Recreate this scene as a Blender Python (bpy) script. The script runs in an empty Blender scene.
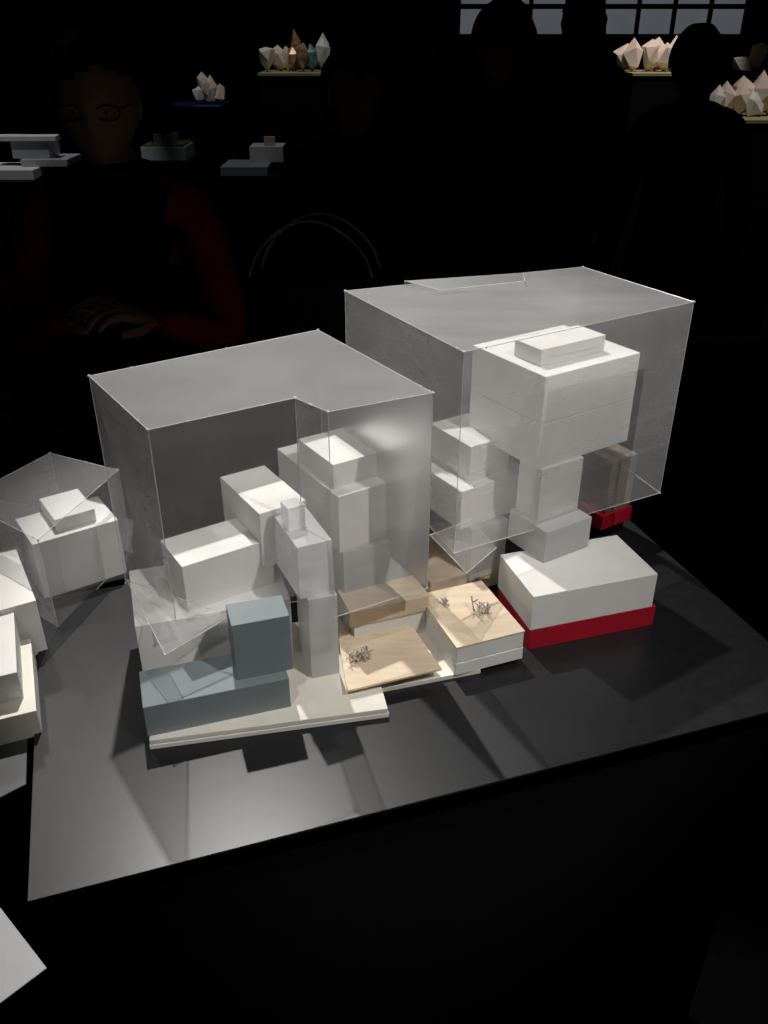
import bpy, bmesh, math, random
from mathutils import Vector, Matrix
random.seed(4)
C=bpy.context.collection
try: bpy.context.scene.view_settings.view_transform='Standard'
except Exception: pass
# ---------------------------------------------------------------- materials
def nodes(n):
    m=bpy.data.materials.new(n);m.use_nodes=True
    return m,m.node_tree,m.node_tree.nodes['Principled BSDF']
def pmat(n,col,rough=.6,spec=.4,var=.06,scale=30,bump=0.05,stretch=(1,1,1),metal=0):
    m,nt,b=nodes(n)
    tc=nt.nodes.new('ShaderNodeTexCoord');mp=nt.nodes.new('ShaderNodeMapping');mp.inputs['Scale'].default_value=stretch
    nz=nt.nodes.new('ShaderNodeTexNoise');nz.inputs['Scale'].default_value=scale;nz.inputs['Detail'].default_value=5
    nt.links.new(tc.outputs['Object'],mp.inputs[0]);nt.links.new(mp.outputs[0],nz.inputs['Vector'])
    cr=nt.nodes.new('ShaderNodeValToRGB')
    cr.color_ramp.elements[0].position=.3;cr.color_ramp.elements[1].position=.7
    cr.color_ramp.elements[0].color=[max(0,c*(1-var*1.5)) for c in col]+[1]
    cr.color_ramp.elements[1].color=[min(1,c*(1+var)) for c in col]+[1]
    nt.links.new(nz.outputs['Fac'],cr.inputs[0]);nt.links.new(cr.outputs[0],b.inputs['Base Color'])
    b.inputs['Roughness'].default_value=rough;b.inputs['Specular IOR Level'].default_value=spec;b.inputs['Metallic'].default_value=metal
    if bump:
        bp=nt.nodes.new('ShaderNodeBump');bp.inputs['Strength'].default_value=bump;bp.inputs['Distance'].default_value=.002
        nt.links.new(nz.outputs['Fac'],bp.inputs['Height']);nt.links.new(bp.outputs[0],b.inputs['Normal'])
    return m
def frost(n,lo,hi,col=(.94,.94,.95),stretch=(1.5,1.5,14),gloss=.35,ior=1.2,tl_=.45):
    m=bpy.data.materials.new(n);m.use_nodes=True;nt=m.node_tree;N=nt.nodes;N.clear();L=nt.links
    o=N.new('ShaderNodeOutputMaterial');tr=N.new('ShaderNodeBsdfTransparent');tr.inputs[0].default_value=(.985,.988,.99,1)
    d=N.new('ShaderNodeBsdfDiffuse');d.inputs[0].default_value=(*col,1)
    tl=N.new('ShaderNodeBsdfTranslucent');tl.inputs[0].default_value=(*col,1)
    mx=N.new('ShaderNodeMixShader');mx.inputs[0].default_value=tl_;L.new(d.outputs[0],mx.inputs[1]);L.new(tl.outputs[0],mx.inputs[2])
    tc=N.new('ShaderNodeTexCoord');mp=N.new('ShaderNodeMapping');mp.inputs['Scale'].default_value=stretch;nz=N.new('ShaderNodeTexNoise')
    nz.inputs['Scale'].default_value=4;nz.inputs['Detail'].default_value=6
    L.new(tc.outputs['Object'],mp.inputs[0]);L.new(mp.outputs[0],nz.inputs['Vector'])
    nz2=N.new('ShaderNodeTexNoise');nz2.inputs['Scale'].default_value=7;L.new(tc.outputs['Object'],nz2.inputs['Vector'])
    av=N.new('ShaderNodeMath');av.operation='ADD';L.new(nz.outputs['Fac'],av.inputs[0]);L.new(nz2.outputs['Fac'],av.inputs[1])
    mr=N.new('ShaderNodeMapRange');mr.inputs[1].default_value=.6;mr.inputs[2].default_value=1.4;mr.inputs[3].default_value=lo;mr.inputs[4].default_value=hi
    L.new(av.outputs[0],mr.inputs[0])
    m2=N.new('ShaderNodeMixShader');L.new(mr.outputs[0],m2.inputs[0]);L.new(tr.outputs[0],m2.inputs[1]);L.new(mx.outputs[0],m2.inputs[2])
    g=N.new('ShaderNodeBsdfGlossy');g.inputs['Roughness'].default_value=gloss;g.inputs[0].default_value=(.8,.8,.8,1)
    fr=N.new('ShaderNodeFresnel');fr.inputs[0].default_value=ior
    m3=N.new('ShaderNodeMixShader');L.new(fr.outputs[0],m3.inputs[0]);L.new(m2.outputs[0],m3.inputs[1]);L.new(g.outputs[0],m3.inputs[2])
    L.new(m3.outputs[0],o.inputs[0]);return m
M={}
M['white']=pmat('white_foamboard',(.8,.79,.765),.7,.3,.03,25,.1)
M['cream']=pmat('cream_board',(.78,.75,.67),.7,.3,.04,25,.1)
M['grey']=pmat('slate_grey_card',(.2,.235,.25),.55,.4,.05,20,.05)
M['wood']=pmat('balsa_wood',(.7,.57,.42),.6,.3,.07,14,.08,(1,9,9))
M['shaded_wood']=pmat('balsa_wood_shaded',(.17,.125,.095),.6,.3,.1,14,.08,(1,9,9))  # wood darkened for the dim rear block, shade put into the colour
M['red']=pmat('red_card',(.42,.008,.025),.45,.4,.08,20,.05)
M['frost']=frost('frosted_block',.6,.78,ior=1.1)
M['clear']=frost('clear_acrylic',.035,.08)
M['acryl']=frost('frosted_acrylic',.11,.18)
M['acryl_haze']=frost('hazy_acrylic',.18,.28)
M['acryl_top']=frost('scuffed_acrylic_lid',.24,.36,stretch=(1.5,6,1.5))
M['acryl_edge']=pmat('acrylic_edge',(.65,.67,.68),.3,.6,.1,60,0)
M['plate']=pmat('brushed_dark_plate',(.013,.013,.015),.34,.36,.12,60,.02)
M['plate2']=pmat('grey_plate',(.05,.052,.056),.4,.5,.1,60,.02)
M['lightplate']=pmat('light_grey_plate',(.42,.43,.45),.5,.4,.03,40,.02)
M['black']=pmat('black_laminate',(.003,.003,.004),.7,.15,.1,20,0)
M['silver']=pmat('silver_twig',(.55,.52,.48),.4,.5,.2,90,0,metal=.1)
M['room']=pmat('black_paint',(.003,.003,.004),.9,.1,.2,3,0)
M['floor']=pmat('dark_carpet',(.002,.002,.002),.95,.05,.3,40,.0)
M['skin']=pmat('skin',(.2,.115,.085),.7,.15,.06,30,.05)
M['lip']=pmat('lips',(.15,.07,.06),.5,.3,.05,30,0)
M['hair']=pmat('dark_hair',(.012,.008,.006),.7,.15,.4,60,.4,(1,1,.2))
M['coat']=pmat('dark_coat',(.008,.008,.01),.95,.05,.3,80,.3)
M['redknit']=pmat('red_knit',(.17,.013,.011),.95,.05,.3,120,.4)
M['jeans']=pmat('dark_trousers',(.008,.009,.014),.95,.05,.3,80,.3)
M['leather']=pmat('black_leather',(.01,.01,.009),.5,.3,.3,50,.2)
M['strap']=pmat('grey_strap',(.5,.48,.45),.4,.5,.2,50,0)
M['eyew']=pmat('eye_white',(.15,.13,.12),.5,.2,.02,20,0)
M['iris']=pmat('iris',(.03,.02,.012),.4,.3,.1,20,0)
M['blue']=pmat('deep_blue_paint',(.008,.012,.07),.5,.3,.1,10,0)
M['green']=pmat('green_turf',(.12,.2,.05),.9,.1,.4,60,.3)
M['sage']=pmat('sage_card',(.3,.38,.28),.8,.2,.3,60,.1)
M['teal']=pmat('teal_foil',(.2,.42,.42),.25,.6,.4,30,0,metal=.4)
M['gold']=pmat('gold_foil',(.6,.38,.22),.25,.6,.4,30,0,metal=.4)
M['paper']=pmat('warm_paper',(.85,.72,.63),.7,.2,.08,20,0)
M['yellow']=pmat('pale_yellow_board',(.4,.37,.2),.6,.3,.05,20,0)
# ---------------------------------------------------------------- helpers
def empty(n,loc=(0,0,0)):
    o=bpy.data.objects.new(n,None);o.location=loc;o.empty_display_size=.05;C.objects.link(o);return o
def mesh(n,v,fc,mats,par=None,bevel=0,idx=None,smooth=False):
    me=bpy.data.meshes.new(n);me.from_pydata([tuple(a) for a in v],[],fc)
    for m in (mats if isinstance(mats,list) else [mats]): me.materials.append(M[m])
    if idx:
        for p_,i in zip(me.polygons,idx): p_.material_index=i
    o=bpy.data.objects.new(n,me);C.objects.link(o)
    if par: o.parent=par;o.matrix_parent_inverse=Matrix.Translation(-Vector(par.location))
    if bevel:
        b=o.modifiers.new('bevel','BEVEL');b.width=bevel;b.segments=2;b.limit_method='ANGLE'
    return o
def prism(n,q,z0,z1,mats,par=None,bevel=.0008):
    k=len(q)
    v=[(a,b,z0) for a,b in q]+[(a,b,z1) for a,b in q]
    fc=[tuple(range(k-1,-1,-1)),tuple(range(k,2*k))]+[(i,(i+1)%k,(i+1)%k+k,i+k) for i in range(k)]
    return mesh(n,v,fc,mats,par,bevel)
def rect(x,y,th,w,d,ins=0):
    t=math.radians(th);e=Vector((math.cos(t),math.sin(t)));g=Vector((-e[1],e[0]));o=Vector((x,y))
    return [tuple(o+e*a+g*b) for a,b in ((ins,ins),(w-ins,ins),(w-ins,d-ins),(ins,d-ins))]
def box(n,m,x,y,th,w,d,z0,z1,par,**k):
    ins=k.pop('ins',0)
    return prism(n,rect(x,y,th,w,d,ins),z0,z1,m,par,**k)
def rods(n,segs,r,m,par,sides=5,blobs=()):
    bm=bmesh.new()
    for a,b in segs:
        a=Vector(a);b=Vector(b);L=(b-a).length
        if L<1e-5: continue
        q=(b-a).to_track_quat('Z','Y').to_matrix().to_4x4()
        bmesh.ops.create_cone(bm,cap_ends=True,segments=sides,radius1=r,radius2=r,depth=L,matrix=Matrix.Translation((a+b)/2)@q)
    for c,rr in blobs:
        bmesh.ops.create_icosphere(bm,subdivisions=1,radius=rr,matrix=Matrix.Translation(c))
    me=bpy.data.meshes.new(n);bm.to_mesh(me);bm.free();me.materials.append(M[m])
    o=bpy.data.objects.new(n,me);C.objects.link(o);o.parent=par;o.matrix_parent_inverse=Matrix.Translation(-Vector(par.location));return o
# ---------------------------------------------------------------- room
def slab(n,x0,x1,y0,y1,z0,z1,m,par=None,bevel=0):
    return prism(n,[(x0,y0),(x1,y0),(x1,y1),(x0,y1)],z0,z1,[m],par,bevel)
slab('floor',-5,6.5,-2.5,13.5,-.1,0,'floor')
slab('ceiling',-5,6.5,-2.5,13.5,4.5,4.6,'room')
slab('wall_left',-5.1,-5,-2.5,13.5,0,4.5,'room')
slab('wall_right',6.5,6.6,-2.5,13.5,0,4.5,'room')
slab('wall_front',-5,6.5,-2.6,-2.5,0,4.5,'room')
slab('wall_back',-5,6.5,13.4,13.5,0,4.5,'room')
m=bpy.data.materials.new('dusk_glass');m.use_nodes=True;nt=m.node_tree;nt.nodes.clear()
o_=nt.nodes.new('ShaderNodeOutputMaterial');e_=nt.nodes.new('ShaderNodeEmission');e_.inputs[1].default_value=.14
nz=nt.nodes.new('ShaderNodeTexNoise');nz.inputs['Scale'].default_value=1.2;cr=nt.nodes.new('ShaderNodeValToRGB')
cr.color_ramp.elements[0].color=(.33,.38,.45,1);cr.color_ramp.elements[1].color=(.68,.75,.82,1)
tc=nt.nodes.new('ShaderNodeTexCoord');nt.links.new(tc.outputs['Object'],nz.inputs['Vector']);nt.links.new(nz.outputs['Fac'],cr.inputs[0]);nt.links.new(cr.outputs[0],e_.inputs[0]);nt.links.new(e_.outputs[0],o_.inputs[0])
M['glass']=m
win=empty('window_1',(3,13.3,2))
slab('pane',1.0,4.85,13.34,13.36,1.58,2.6,'glass',win)
for i in range(9):
    x=1.0+i*.481
    slab('mullion_%d'%i,x-.025,x+.025,13.28,13.34,1.56,2.6,'black',win)
for i,z in enumerate((1.57,1.92,2.27,2.6)):
    slab('rail_%d'%i,.97,4.88,13.27,13.335,z-.03,z+.03,'black',win)
# ---------------------------------------------------------------- plinth + plate
pl=empty('display_plinth',(.1,.9,0))
prism('plate',rect(-.351,.547,17.9,.972,.54),.946,.95,['plate'],pl,bevel=.0008)
prism('body',rect(-.30,.60,17.9,.87,.44),0,.946,['black'],pl,bevel=.002)
pl2=empty('display_plinth',(-.6,.95,0))
prism('plate',[(-.409,.7023),(-.5326,1.064),(-.4086,1.1261),(-.4365,1.3051),(-.7015,1.3781),(-.866,1.1755),(-.5789,.5526)][::-1],.9415,.9455,['plate2'],pl2,bevel=.0008)
prism('body',[(-.47,.75),(-.57,1.04),(-.47,1.15),(-.49,1.24),(-.70,1.3),(-.82,1.15),(-.62,.68)][::-1],0,.9415,['black'],pl2,bevel=.002)
pl3=empty('display_plinth',(-.42,.5,0))
prism('plate',[(-.3081,.479),(-.42,.583),(-.52,.50),(-.40,.38)],.946,.95,['lightplate'],pl3,bevel=.0008)
prism('body',[(-.34,.48),(-.42,.555),(-.49,.495),(-.40,.41)],0,.946,['black'],pl3,bevel=.002)
# ---------------------------------------------------------------- main model
am=empty('architectural_model',(.02,1.0,.95))
def B(n,m,x,y,th,w,d,z0,z1,**k): return box(n,[m],x/1e4,y/1e4,th,w/1e4,d/1e4,z0/1e4,z1/1e4,am,**k)
B('base_board_lower','white',-2783,7508,11,2898,2000,9500,9568)
B('base_board_upper','cream',-2775,7515,11,2875,1985,9572,9645)
B('base_strip','cream',-52,8511,16,1390,2000,9500,9570)
B('grey_block_low','grey',-2805,7575,17.5,1732,680,9645,10098)
B('grey_block_tall','grey',-1779,8060,17.5,690,450,10098,10914)
B('white_base_block','white',-3053,8475,17.5,1942,1300,9645,10593)
B('white_block_front','white',-2460,8775,33,1219,748,10594,11267)
B('white_block_step','white',-1553,9300,33,660,1203,10900,11710)
B('frosted_tower_low','frost',-932,8616,18,370,700,9645,10884)
B('frosted_tower_mid','frost',-1027,8625,25,446,900,10886,11632)
B('frosted_tower_top','frost',-1155,9000,30,225,228,11634,11950)
B('white_cantilever','white',-589,9750,33,1171,1743,10853,11706)
B('white_cantilever_cap','white',-658,9975,33,689,963,11706,12054)
B('frosted_core','frost',-546,9750,25,998,662,9600,10850)
B('upper_block','white',1102,10725,33,1270,1908,10632,11257)
B('upper_block_cap','white',1234,11025,33,728,1001,11257,11817)
B('upper_block_stem','frost',1286,10725,30,635,458,9734,10630)
B('rear_wood_block','wood',687,10500,25,1289,1500,9500,9850)
B('wood_step','wood',-454,9300,20,1147,560,9950,10200)
B('wood_step_foot','white',-404,9350,20,1047,460,9570,9948)
B('terrace_box_lower','white',935,8765,21,996,1274,9570,9760)
B('terrace_box_upper','white',935,8765,21,996,1274,9764,10012,ins=.0006)
B('terrace_box_deck','wood',935,8765,21,996,1274,10014,10034,bevel=.0003)
prism('wood_terrace',[(-.0463,.8269),(.0751,.8692),(.0296,.9842),(-.0649,.9541)],.9722,.9752,['wood'],am,bevel=.0003)
prism('wood_terrace_foot',[(-.035,.85),(.06,.88),(.028,.975),(-.055,.945)],.957,.9722,['white'],am,bevel=.0003)
B('red_base','red',1987,9390,17,1959,1060,9500,9830)
B('wide_white_block','white',1987,9390,17,1890,1101,9833,10390)
B('tower_foot','frost',2250,10200,32,850,800,10390,10896)
B('tower_stem','white',2160,10500,32,769,470,10897,11718)
B('tower_block_lower','white',2089,10500,33,1745,1519,11720,12384)
B('tower_block_upper','white',2089,10500,33,1745,1519,12392,13058)
B('tower_cap','white',2073,10875,33,1175,538,13058,13291)
B('rear_block','shaded_wood',3661,12375,33,579,667,9960,10918)
B('rear_red_block','red',3600,12275,33,700,600,9700,9958)
B('rear_foot','black',3700,12400,33,450,400,9500,9700)
def acryl(n,top,zt,zb,segseed,mts,idx):
    k=len(top);v=[(x,y,zt) for x,y in top]+[(x,y,z) for (x,y),z in zip(top,zb)]
    fc=[tuple(range(k))]+[((i+1)%k,i,i+k,(i+1)%k+k) for i in range(k)]
    mesh(n,v,fc,mts,am,0,idx)
    segs=[]
    for i in range(k):
        j=(i+1)%k
        segs+= [(v[i],v[j]),(v[i],v[i+k]),(v[i+k],v[j+k])]
    r=random.Random(segseed);bl=[]
    for i in range(k):
        bl.append((Vector(v[i]),.0022));bl.append((Vector(v[i+k]),.002))
        for _ in range(2):
            t=r.random();bl.append((Vector(v[i]).lerp(Vector(v[(i+1)%k]),t),.0015))
    rods(n+'_edges',segs,.0005,'acryl_edge',am,5,bl)
AM=['clear','acryl','acryl_haze','acryl_top']
A=[(-.3560,.9842),(-.2468,.8250),(-.1011,.9138),(-.0613,.8732),(.0564,.9291),(-.0917,1.1643)]
acryl('acrylic_volume_low',A,1.3318,[1.0306,1.086,1.052,1.0548,1.0603,1.06],1,AM,[2,1,0,2,1,0,0])
R=[(-.0561,1.2324),(.0935,.9671),(.4279,1.1759),(.3145,1.3735)]
acryl('acrylic_volume_high',R,1.3678,[1.1328,1.0903,1.0686,1.10],2,AM,[3,2,2,1,1])
def sheet(n,pts,mt='acryl_haze'):
    mesh(n,pts,[tuple(range(len(pts)))],[mt],am)
    rods(n+'_edges',[(pts[i],pts[(i+1)%len(pts)]) for i in range(len(pts))],.0005,'acryl_edge',am,5,[(Vector(a),.0014) for a in pts])
sheet('acrylic_sheet_top',[(.0308,1.2647,1.3737),(.2105,1.3115,1.3737),(.2068,1.2647,1.3737),(.0793,1.2154,1.3737)],'acryl')
sheet('acrylic_sheet_rear',[(.0308,1.2647,1.3737),(.2105,1.3115,1.3737),(.2105,1.3115,1.355),(.0308,1.2647,1.355)],'clear')
sheet('acrylic_flap_low',[(-.3235,.90,1.0925),(-.2568,.795,1.0576),(-.1888,.855,1.0697)])
sheet('acrylic_flap_high',[(.0613,.9825,1.1089),(.1083,.9375,1.0781),(.1563,1.02,1.0652),(.12,1.03,1.105)])
def twigs(n,x,y,z,s,k,seed):
    r=random.Random(seed);e=empty(n,(x,y,z));segs=[];bl=[]
    for i in range(k):
        a=r.uniform(0,6.28);d=r.uniform(.1,1)*s*.8
        b=Vector((x+d*math.cos(a),y+d*math.sin(a)*.7,z));h=s*r.uniform(.5,1.2)
        t=b+Vector((r.uniform(-.3,.3)*s,r.uniform(-.3,.3)*s,h));segs.append((b,t))
        mid=b.lerp(t,.55)
        for _ in range(3):
            q=mid+Vector((r.uniform(-.6,.6)*s,r.uniform(-.6,.6)*s,r.uniform(-.1,.5)*s));q.z=max(q.z,z+.001);segs.append((mid,q))
        bl.append((t,.0016))
    rods('twigs',segs,.001,'silver',e,5,bl)
twigs('miniature_tree',-.0287,.8816,.9752,.02,8,1)
twigs('miniature_tree',.1308,.952,1.0034,.017,7,2)
twigs('miniature_tree',.0844,.973,1.0034,.011,4,3)
# ---------------------------------------------------------------- neighbouring model
nm=empty('architectural_model',(-.5,1.0,.9455))
am_=am;am=nm
B('white_block_rear','white',-5120,10650,35,1285,923,9455,10423)
B('white_block_cap','white',-4878,11025,35,600,800,10424,10626)
B('white_block_side','white',-5095,9150,30,519,1500,9455,10320)
B('cream_base','cream',-4818,7541,22,700,1500,9455,9850)
B('white_slab','white',-5218,7700,22,880,1700,9850,10250)
nt_=[(-.5419,1.2615),(-.6198,1.1027),(-.4664,.9905),(-.4151,1.2002)]
acryl('acrylic_volume',nt_,1.0962,[.9455]*4,5,AM,[1,2,2,1,0])
am=am_
# ---------------------------------------------------------------- people
def skin_body(n,segs,radii,par,matfn,mats):
    names=list(radii.keys());bm=bmesh.new();vs={k:bm.verts.new(radii[k][0]) for k in names}
    for ch in segs:
        for a,b in zip(ch,ch[1:]): bm.edges.new((vs[a],vs[b]))
    me=bpy.data.meshes.new(n);bm.to_mesh(me);bm.free()
    o=bpy.data.objects.new(n,me);C.objects.link(o)
    s=o.modifiers.new('skin','SKIN')
    for i,k in enumerate(names):
        r=radii[k][1];r=r if isinstance(r,tuple) else (r,r)
        sv=me.skin_vertices[0].data[i];sv.radius=r;sv.use_root=(i==0)
    sb=o.modifiers.new('sub','SUBSURF');sb.levels=2;sb.render_levels=2
    dg=bpy.context.evaluated_depsgraph_get();me2=bpy.data.meshes.new_from_object(o.evaluated_get(dg))
    o.modifiers.clear();o.data=me2;me2.materials.clear()
    for m_ in mats: me2.materials.append(M[m_])
    for p_ in me2.polygons:
        p_.use_smooth=True;p_.material_index=matfn(p_.center)
    o.parent=par;o.matrix_parent_inverse=par.matrix_basis.inverted();return o
def head(par,c,h,yaw,hairstyle='bob',glasses=False):
    R=Matrix.Translation(c)@Matrix.Rotation(yaw,4,'Z')@Matrix.Rotation(.12,4,'X')
    bm=bmesh.new();bmesh.ops.create_uvsphere(bm,u_segments=48,v_segments=40,radius=1)
    for v in bm.verts:
        x,y,z=v.co
        X=x*.35;Y=y*.44;Z=z*.5
        if z<0: X*=1-.30*(-z)**1.5; Y*=1-.12*(-z)
        if y<0 and z<-.1: Y-= .03*(-z)
        if y<0:
            g=math.exp(-(x/.13)**2)*math.exp(-((z+.22)/.14)**2);Y-=.08*g
            g=math.exp(-(x/.09)**2)*math.exp(-((z+.02)/.18)**2);Y-=.03*g
            for s in(-1,1):
                Y+=.04*math.exp(-((x-s*.38)/.16)**2-((z-.02)/.1)**2)
                Y-=.015*math.exp(-((x-s*.5)/.2)**2-((z+.25)/.15)**2)
            Y-=.022*math.exp(-(x/.5)**2-((z-.17)/.06)**2)
            Y-=.025*math.exp(-(x/.22)**2-((z+.50)/.06)**2)
            Y+=.02*math.exp(-(x/.25)**2-((z+.52)/.02)**2)
            Y-=.03*math.exp(-(x/.2)**2-((z+.85)/.1)**2)
        v.co=(X,Y,Z)
    bmesh.ops.transform(bm,matrix=R@Matrix.Scale(h,4),verts=bm.verts)
    me=bpy.data.meshes.new('head');bm.to_mesh(me);bm.free()
    me.materials.append(M['skin']);me.materials.append(M['lip'])
    Ri=R.inverted()
    for p_ in me.polygons:
        p_.use_smooth=True;q=(Ri@p_.center)/h
        if q.y<-.3 and abs(q.x)<.085 and -.275<q.z<-.235:p_.material_index=1
    o=bpy.data.objects.new('head',me);C.objects.link(o);o.parent=par;o.matrix_parent_inverse=par.matrix_basis.inverted()
    def part(n,mat,fn):
        b=bmesh.new();fn(b);bmesh.ops.transform(b,matrix=R@Matrix.Scale(h,4),verts=b.verts)
        q=bpy.data.meshes.new(n);b.to_mesh(q);b.free();q.materials.append(M[mat])
        for p_ in q.polygons:p_.use_smooth=True
        oo=bpy.data.objects.new(n,q);C.objects.link(oo);oo.parent=par;oo.matrix_parent_inverse=par.matrix_basis.inverted()
    for s in(-1,1):
        part('eye','eyew',lambda b:bmesh.ops.create_uvsphere(b,u_segments=14,v_segments=10,radius=1,matrix=Matrix.Translation((s*.14,-.362,.0))@Matrix.Diagonal((.04,.03,.013,1))))
        part('iris','iris',lambda b:bmesh.ops.create_uvsphere(b,u_segments=12,v_segments=8,radius=1,matrix=Matrix.Translation((s*.14,-.378,-.002))@Matrix.Diagonal((.015,.016,.012,1))))
        part('ear','skin',lambda b:bmesh.ops.create_uvsphere(b,u_segments=12,v_segments=10,radius=1,matrix=Matrix.Translation((s*.34,.02,-.02))@Matrix.Diagonal((.035,.07,.13,1))))
        if glasses:
            def ring(b):
                pts=[Vector((s*.15+.1*math.cos(a),-.42,.0+.06*math.sin(a))) for a in [i*math.pi/10 for i in range(20)]]
                sg=[(pts[i],pts[(i+1)%20]) for i in range(20)]+[(Vector((s*.25,-.42,.02)),Vector((s*.36,.0,.03))),(Vector((s*.05,-.42,.01)),Vector((0,-.44,.015)))]
                for a_,b_ in sg:
                    bmesh.ops.create_cone(b,cap_ends=True,segments=6,radius1=.008,radius2=.008,depth=(b_-a_).length,matrix=Matrix.Translation((a_+b_)/2)@(b_-a_).to_track_quat('Z','Y').to_matrix().to_4x4())
            part('glasses','iris',ring)
    def hr(b):
        bmesh.ops.create_uvsphere(b,u_segments=40,v_segments=30,radius=1)
        kill=[]
        for v in b.verts:
            x,y,z=v.co
            n_=1+.03*math.sin(9*x+5*z)*math.cos(7*y+3*x)
            if hairstyle=='curly': n_=1.1+.09*math.sin(17*x)*math.cos(15*z+3*y)*math.cos(13*y)
            v.co=(x*.42*n_,y*.49*n_+.02,z*.5*n_*(1.08 if z>0 else (1.25 if hairstyle!='short' else .7))+.03)
            low=-.62 if hairstyle!='short' else -.25
            fronty=-.18-.35*max(0,z-.15)
            if (y<fronty and z<.42+.1*math.sin(6*x)) or z<low: kill.append(v)
        bmesh.ops.delete(b,geom=kill,context='VERTS')
    part('hair','hair',hr)
def hand(par,w,dirv,palmn,size=.18,curl=.6,mat='skin',mirror=1):
    d=Vector(dirv).normalized();nrm=Vector(palmn);nrm=(nrm-d*nrm.dot(d)).normalized();s=d.cross(nrm)*mirror
    w=Vector(w);L=size
    pal=bmesh.new();bmesh.ops.create_uvsphere(pal,u_segments=16,v_segments=12,radius=1)
    fr=Matrix((( s.x,nrm.x,d.x,0),(s.y,nrm.y,d.y,0),(s.z,nrm.z,d.z,0),(0,0,0,1)))
    for v in pal.verts:
        x,y,z=v.co;v.co=(math.copysign(abs(x)**.7,x)*L*.22,y*L*.085,math.copysign(abs(z)**.8,z)*L*.29)
    bmesh.ops.transform(pal,matrix=Matrix.Translation(w+d*L*.27)@fr,verts=pal.verts)
    me=bpy.data.meshes.new('palm');pal.to_mesh(me);pal.free();me.materials.append(M[mat])
    for p_ in me.polygons:p_.use_smooth=True
    o=bpy.data.objects.new('palm',me);C.objects.link(o);o.parent=par;o.matrix_parent_inverse=par.matrix_basis.inverted()
    fl=[.40,.46,.43,.33]
    for i in range(4):
        b=w+d*L*.42+s*L*(.15-.1*i);r={};ang=0;pt=b;ln=fl[i]*L
        r['a']=(tuple(pt),.0085)
        for j,(fr_,k) in enumerate(((.3,'b'),(.32,'c'),(.22,'d'),(.16,'e'))):
            pt=pt+(d*math.cos(ang)+nrm*math.sin(ang)+s*.04*(1.5-i))*ln*fr_*1.15;ang+=curl*(.9 if j else 1.0)
            r[k]=(tuple(pt),.0082-.0008*j)
        skin_body('finger_%d'%(i+1),[['a','b','c','d','e']],r,par,lambda c:0,[mat])
    r={'a':(tuple(w+d*L*.12+s*L*.12),.011),'b':(tuple(w+d*L*.28+s*L*.27+nrm*L*.05),.0105),'c':(tuple(w+d*L*.45+s*L*.3+nrm*L*.12),.009),'d':(tuple(w+d*L*.56+s*L*.27+nrm*L*.17),.0075)}
    skin_body('thumb',[['a','b','c','d']],r,par,lambda c:0,[mat])
def person(n,x,y,ht,yaw,hairstyle='short',glasses=False,arms=None,knit=False,headyaw=0):
    e=empty(n,(x,y,0));s=ht/1.7
    cy,sy=math.cos(yaw),math.sin(yaw)
    def P(a,b,c): return (x+(a*cy-b*sy)*s,y+(a*sy+b*cy)*s,c*s)
    J={}
    def j(k,a,b,c,r): J[k]=(P(a,b,c),tuple(q*s for q in r) if isinstance(r,tuple) else r*s)
    j('pel',0,0,.93,(.16,.12));j('waist',0,0,1.08,(.135,.105));j('chest',0,.01,1.27,(.165,.12));j('sh',0,.01,1.40,(.13,.085));j('neck',0,.0,1.47,.055);j('neck2',0,-.01,1.53,.052)
    for sd,k in((-1,'L'),(1,'R')):
        j('hip'+k,sd*.1,0,.86,.095);j('kn'+k,sd*.11,-.02,.49,.062);j('an'+k,sd*.115,.03,.10,.045);j('toe'+k,sd*.13,-.13,.045,.042)
        j('s'+k,sd*.17,.01,1.385,.062)
        if arms: 
            el,wr=arms[k];J['e'+k]=(el,.047*s);J['w'+k]=(wr,.032*s)
        else:
            j('e'+k,sd*.235,.03,1.09,.047);j('w'+k,sd*.25,-.03,.85,.032)
    ch=[['pel','waist','chest','sh','neck','neck2']]
    for k in'LR': ch+=[['pel','hip'+k,'kn'+k,'an'+k,'toe'+k],['sh','s'+k,'e'+k,'w'+k]]
    def near(c,a,b):
        a=Vector(a);b=Vector(b);t=max(0,min(1,(c-a).dot(b-a)/(b-a).length_squared));return (c-(a+(b-a)*t)).length
    def mf(c):
        if c.z>1.475*s: return 3
        if c.z<.13*s: return 4
        if knit:
            for k in'LR':
                if near(c,J['s'+k][0],J['e'+k][0])<.085 or near(c,J['e'+k][0],J['w'+k][0])<.07: 
                    if abs((c.x-x))>.11 or c.z<1.25: return 2
        if c.z<.86*s: return 1
        return 0
    skin_body('body',ch,J,e,mf,['coat','jeans','redknit','skin','leather'])
    head(e,Vector(P(0,-.03,1.585)),.235*s,yaw+headyaw,hairstyle,glasses)
    for k,sd in(('L',-1),('R',1)):
        w=Vector(J['w'+k][0]);el=Vector(J['e'+k][0]);d=(w-el).normalized()
        inward=(Vector(P(0,0,0))-Vector(P(sd,0,0))).normalized()
        if arms: hand(e,w,d,Vector((0,.35,-1)),.175*s,.5,mirror=sd)
        else: hand(e,w,d,inward,.175*s,.35,mirror=-sd)
    return e
person('visitor_woman',-.57,1.92,1.68,.0,'bob',True,arms={'L':((-.82,1.84,1.10),(-.62,1.68,1.2)),'R':((-.33,1.84,1.10),(-.46,1.68,1.19))},knit=True,headyaw=.1)
person('visitor',1.12,3.45,1.69,math.pi,'short')
person('visitor',.36,3.0,1.76,math.pi*.9,'short')
person('visitor',1.04,5.1,1.82,math.pi*1.1,'curly')
person('visitor',-.10,2.75,1.64,.5,'bob')
person('visitor',.14,3.6,1.78,.3,'short')
hb=empty('handbag',(-.17,2.3,1.0))
prism('bag_body',rect(-.38,2.24,0,.38,.12),.86,1.13,['leather'],hb,bevel=.02)
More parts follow.
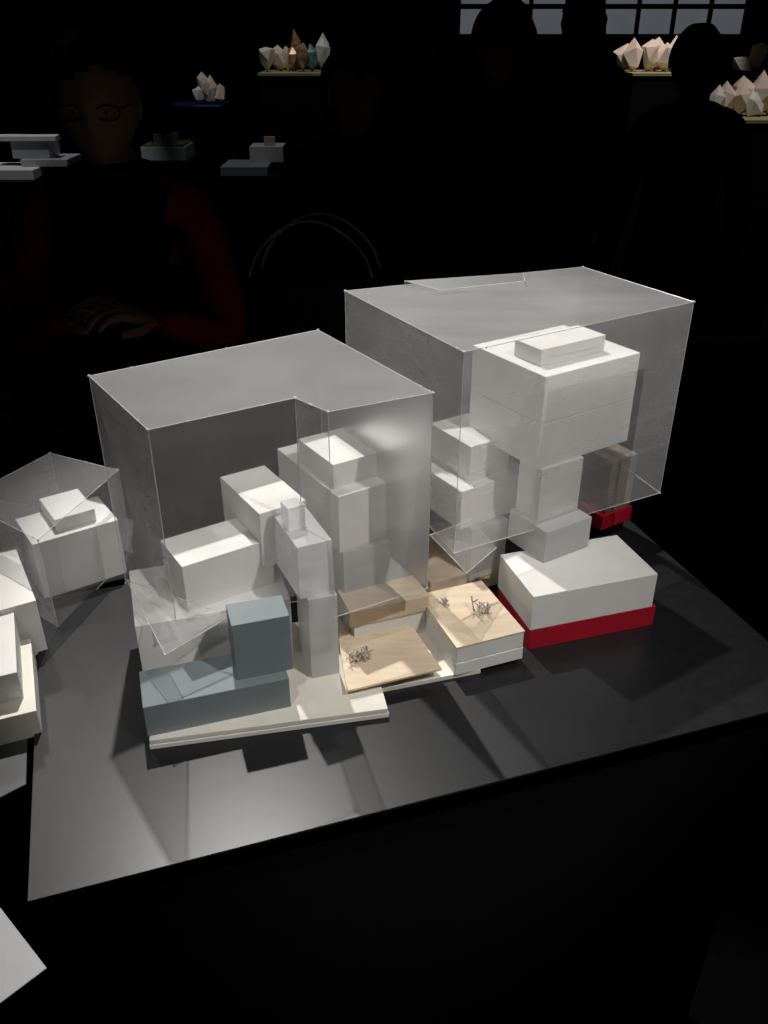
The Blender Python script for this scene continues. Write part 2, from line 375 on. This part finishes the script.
for i,yy in enumerate((2.25,2.35)):
    pts=[Vector((-.38+.03+.32*t+.02*i,yy,1.13+.14*math.sin(math.pi*t)**.6)) for t in [k/20 for k in range(21)]]
    rods('handle_%d'%i,list(zip(pts,pts[1:])),.0035,'strap',hb,8)
# ---------------------------------------------------------------- background exhibits
def plinth(x,y,w,d,z,m='black',top=None):
    e=empty('display_plinth',(x,y,0))
    slab('body',x-w/2,x+w/2,y-d/2,y+d/2,0,z-.02,m,e,.003)
    slab('plate',x-w/2-.01,x+w/2+.01,y-d/2-.01,y+d/2+.01,z-.02,z,top or m,e,.002);return e
def crystals(n,x,y,z,w,h,k,mats,seed,spike=1.0):
    r=random.Random(seed);e=empty(n,(x,y,z))
    for i in range(k):
        bm=bmesh.new();bmesh.ops.create_icosphere(bm,subdivisions=1,radius=1)
        px=x-w/2+w*(i+.5)/k+r.uniform(-.05,.05)*w;rr=w/k*r.uniform(.9,1.35);hh=h*r.uniform(.65,1)*(1-.5*abs((i+.5)/k-.5))
        for v in bm.verts:
            v.co+=Vector([r.uniform(-.25,.25) for _ in range(3)])
            if v.co.z>.7: v.co.z*=spike
        bmesh.ops.transform(bm,matrix=Matrix.Diagonal((rr,rr,hh*.5,1)),verts=bm.verts)
        mz=min(v.co.z for v in bm.verts)
        bmesh.ops.transform(bm,matrix=Matrix.Translation((px,y+r.uniform(-.1,.1)*w,z-mz-.004))@Matrix.Rotation(r.uniform(0,3),4,'Z'),verts=bm.verts)
        me=bpy.data.meshes.new('facet');bm.to_mesh(me);bm.free();me.materials.append(M[r.choice(mats)])
        o=bpy.data.objects.new('facet_%d'%i,me);C.objects.link(o);o.parent=e;o.matrix_parent_inverse=Matrix.Translation((-x,-y,-z))
plinth(-.60,7,.55,.5,1.41,'black','yellow');crystals('crystal_model',-.62,7,1.41,.46,.26,9,['teal','paper','paper','white','gold'],3)
plinth(-1.22,6,.42,.5,1.27,'blue','blue');crystals('crystal_model',-1.10,6,1.27,.17,.19,5,['paper','sage','red','white','sage'],9)
plinth(2.0,7,.5,.5,1.41,'black','yellow');crystals('paper_polyhedra_model',1.98,7,1.41,.54,.27,8,['paper'],5)
plinth(2.12,5.5,.5,.45,1.24,'black','yellow');crystals('paper_polyhedra_model',2.12,5.5,1.24,.42,.22,8,['paper','white'],7,1.3)
plinth(2.85,7,.3,.4,1.39,'black','yellow');crystals('paper_polyhedra_model',2.75,7,1.39,.3,.22,4,['paper','white'],8)
plinth(-1.58,4,.36,.35,1.13)
sm=empty('stacked_slab_model',(-1.55,4,1.13))
slab('slab_1',-1.72,-1.48,3.86,4.1,1.13,1.17,'white',sm,.002);slab('slab_2',-1.56,-1.36,3.95,4.15,1.17,1.20,'lightplate',sm,.002)
slab('slab_3',-1.60,-1.44,3.98,4.12,1.20,1.27,'lightplate',sm,.002);slab('slab_4',-1.66,-1.40,3.97,4.05,1.27,1.29,'white',sm,.002)
plinth(-1.04,4.5,.22,.3,1.14)
s2=empty('roof_garden_model',(-1.04,4.5,1.14));slab('base',-1.15,-.94,4.38,4.6,1.14,1.20,'lightplate',s2,.002);slab('turf',-1.14,-.95,4.39,4.59,1.20,1.21,'green',s2,.001);slab('volume',-1.1,-1.0,4.45,4.55,1.21,1.25,'lightplate',s2,.001)
plinth(-.6,4.4,.36,.4,1.09)
s3=empty('small_block_model',(-.6,4.4,1.09));slab('base',-.76,-.54,4.25,4.5,1.09,1.13,'lightplate',s3,.002);slab('volume',-.64,-.48,4.4,4.55,1.13,1.20,'white',s3,.002);slab('chip',-.57,-.52,4.42,4.46,1.20,1.24,'wood',s3,.001)
# ---------------------------------------------------------------- lights
def spot(n,loc,tgt,en,ang,col=(1,.97,.925),size=.03,blend=.4):
    l=bpy.data.lights.new(n,'SPOT');l.energy=en;l.spot_size=math.radians(ang);l.spot_blend=blend;l.color=col;l.shadow_soft_size=size
    o=bpy.data.objects.new(n,l);o.location=loc;o.rotation_euler=(Vector(tgt)-Vector(loc)).to_track_quat('-Z','Y').to_euler();C.objects.link(o)
spot('spot_key',(-.6,2.7,4.0),(.08,1.0,1.1),540,25,size=.03,blend=.5)
spot('spot_front',(1.6,-.5,3.9),(.1,.98,1.06),235,18,size=.04,blend=.6)
spot('spot_left',(-.7,-.7,4.0),(-.08,.95,1.03),85,16,size=.04,blend=.6)
spot('spot_back',(-2.4,4.1,4.1),(-.46,.85,.95),35,12,size=.12,blend=.9)
spot('spot_exhibit_1',(-.6,6,4.2),(-.6,7,1.4),80,20)
spot('spot_exhibit_2',(2.0,6,4.2),(2.0,7,1.4),260,24,(1,.9,.82))
spot('spot_exhibit_3',(2.2,4.6,4.2),(2.12,5.5,1.2),140,22,(1,.92,.84))
spot('spot_exhibit_4',(-1.3,3.2,4.2),(-1.5,4.1,1.2),100,20,(.95,.97,1))
spot('spot_exhibit_5',(-.6,3.6,4.2),(-.6,4.5,1.1),35,16,(.95,.97,1))
spot('spot_exhibit_6',(-1.15,5,4.2),(-1.10,6,1.3),70,10)
w=bpy.data.worlds.new('world');bpy.context.scene.world=w;w.use_nodes=True;w.node_tree.nodes['Background'].inputs[1].default_value=.0
l=bpy.data.lights.new('ambient','AREA');l.energy=.08;l.size=3;l.color=(1,.85,.75);o=bpy.data.objects.new('added_fill',l);o.location=(-.5,.8,4.4);C.objects.link(o)  # weak warm fill added so the visitors show faintly, not a real fixture
# ---------------------------------------------------------------- camera
cam=bpy.data.cameras.new('camera');co=bpy.data.objects.new('camera',cam);C.objects.link(co)
cam.sensor_fit='VERTICAL';cam.sensor_height=24;cam.lens=24*860/1024;co.location=(0,0,1.7);co.rotation_euler=(math.radians(60.5),0,0);cam.clip_start=.01
bpy.context.scene.camera=co
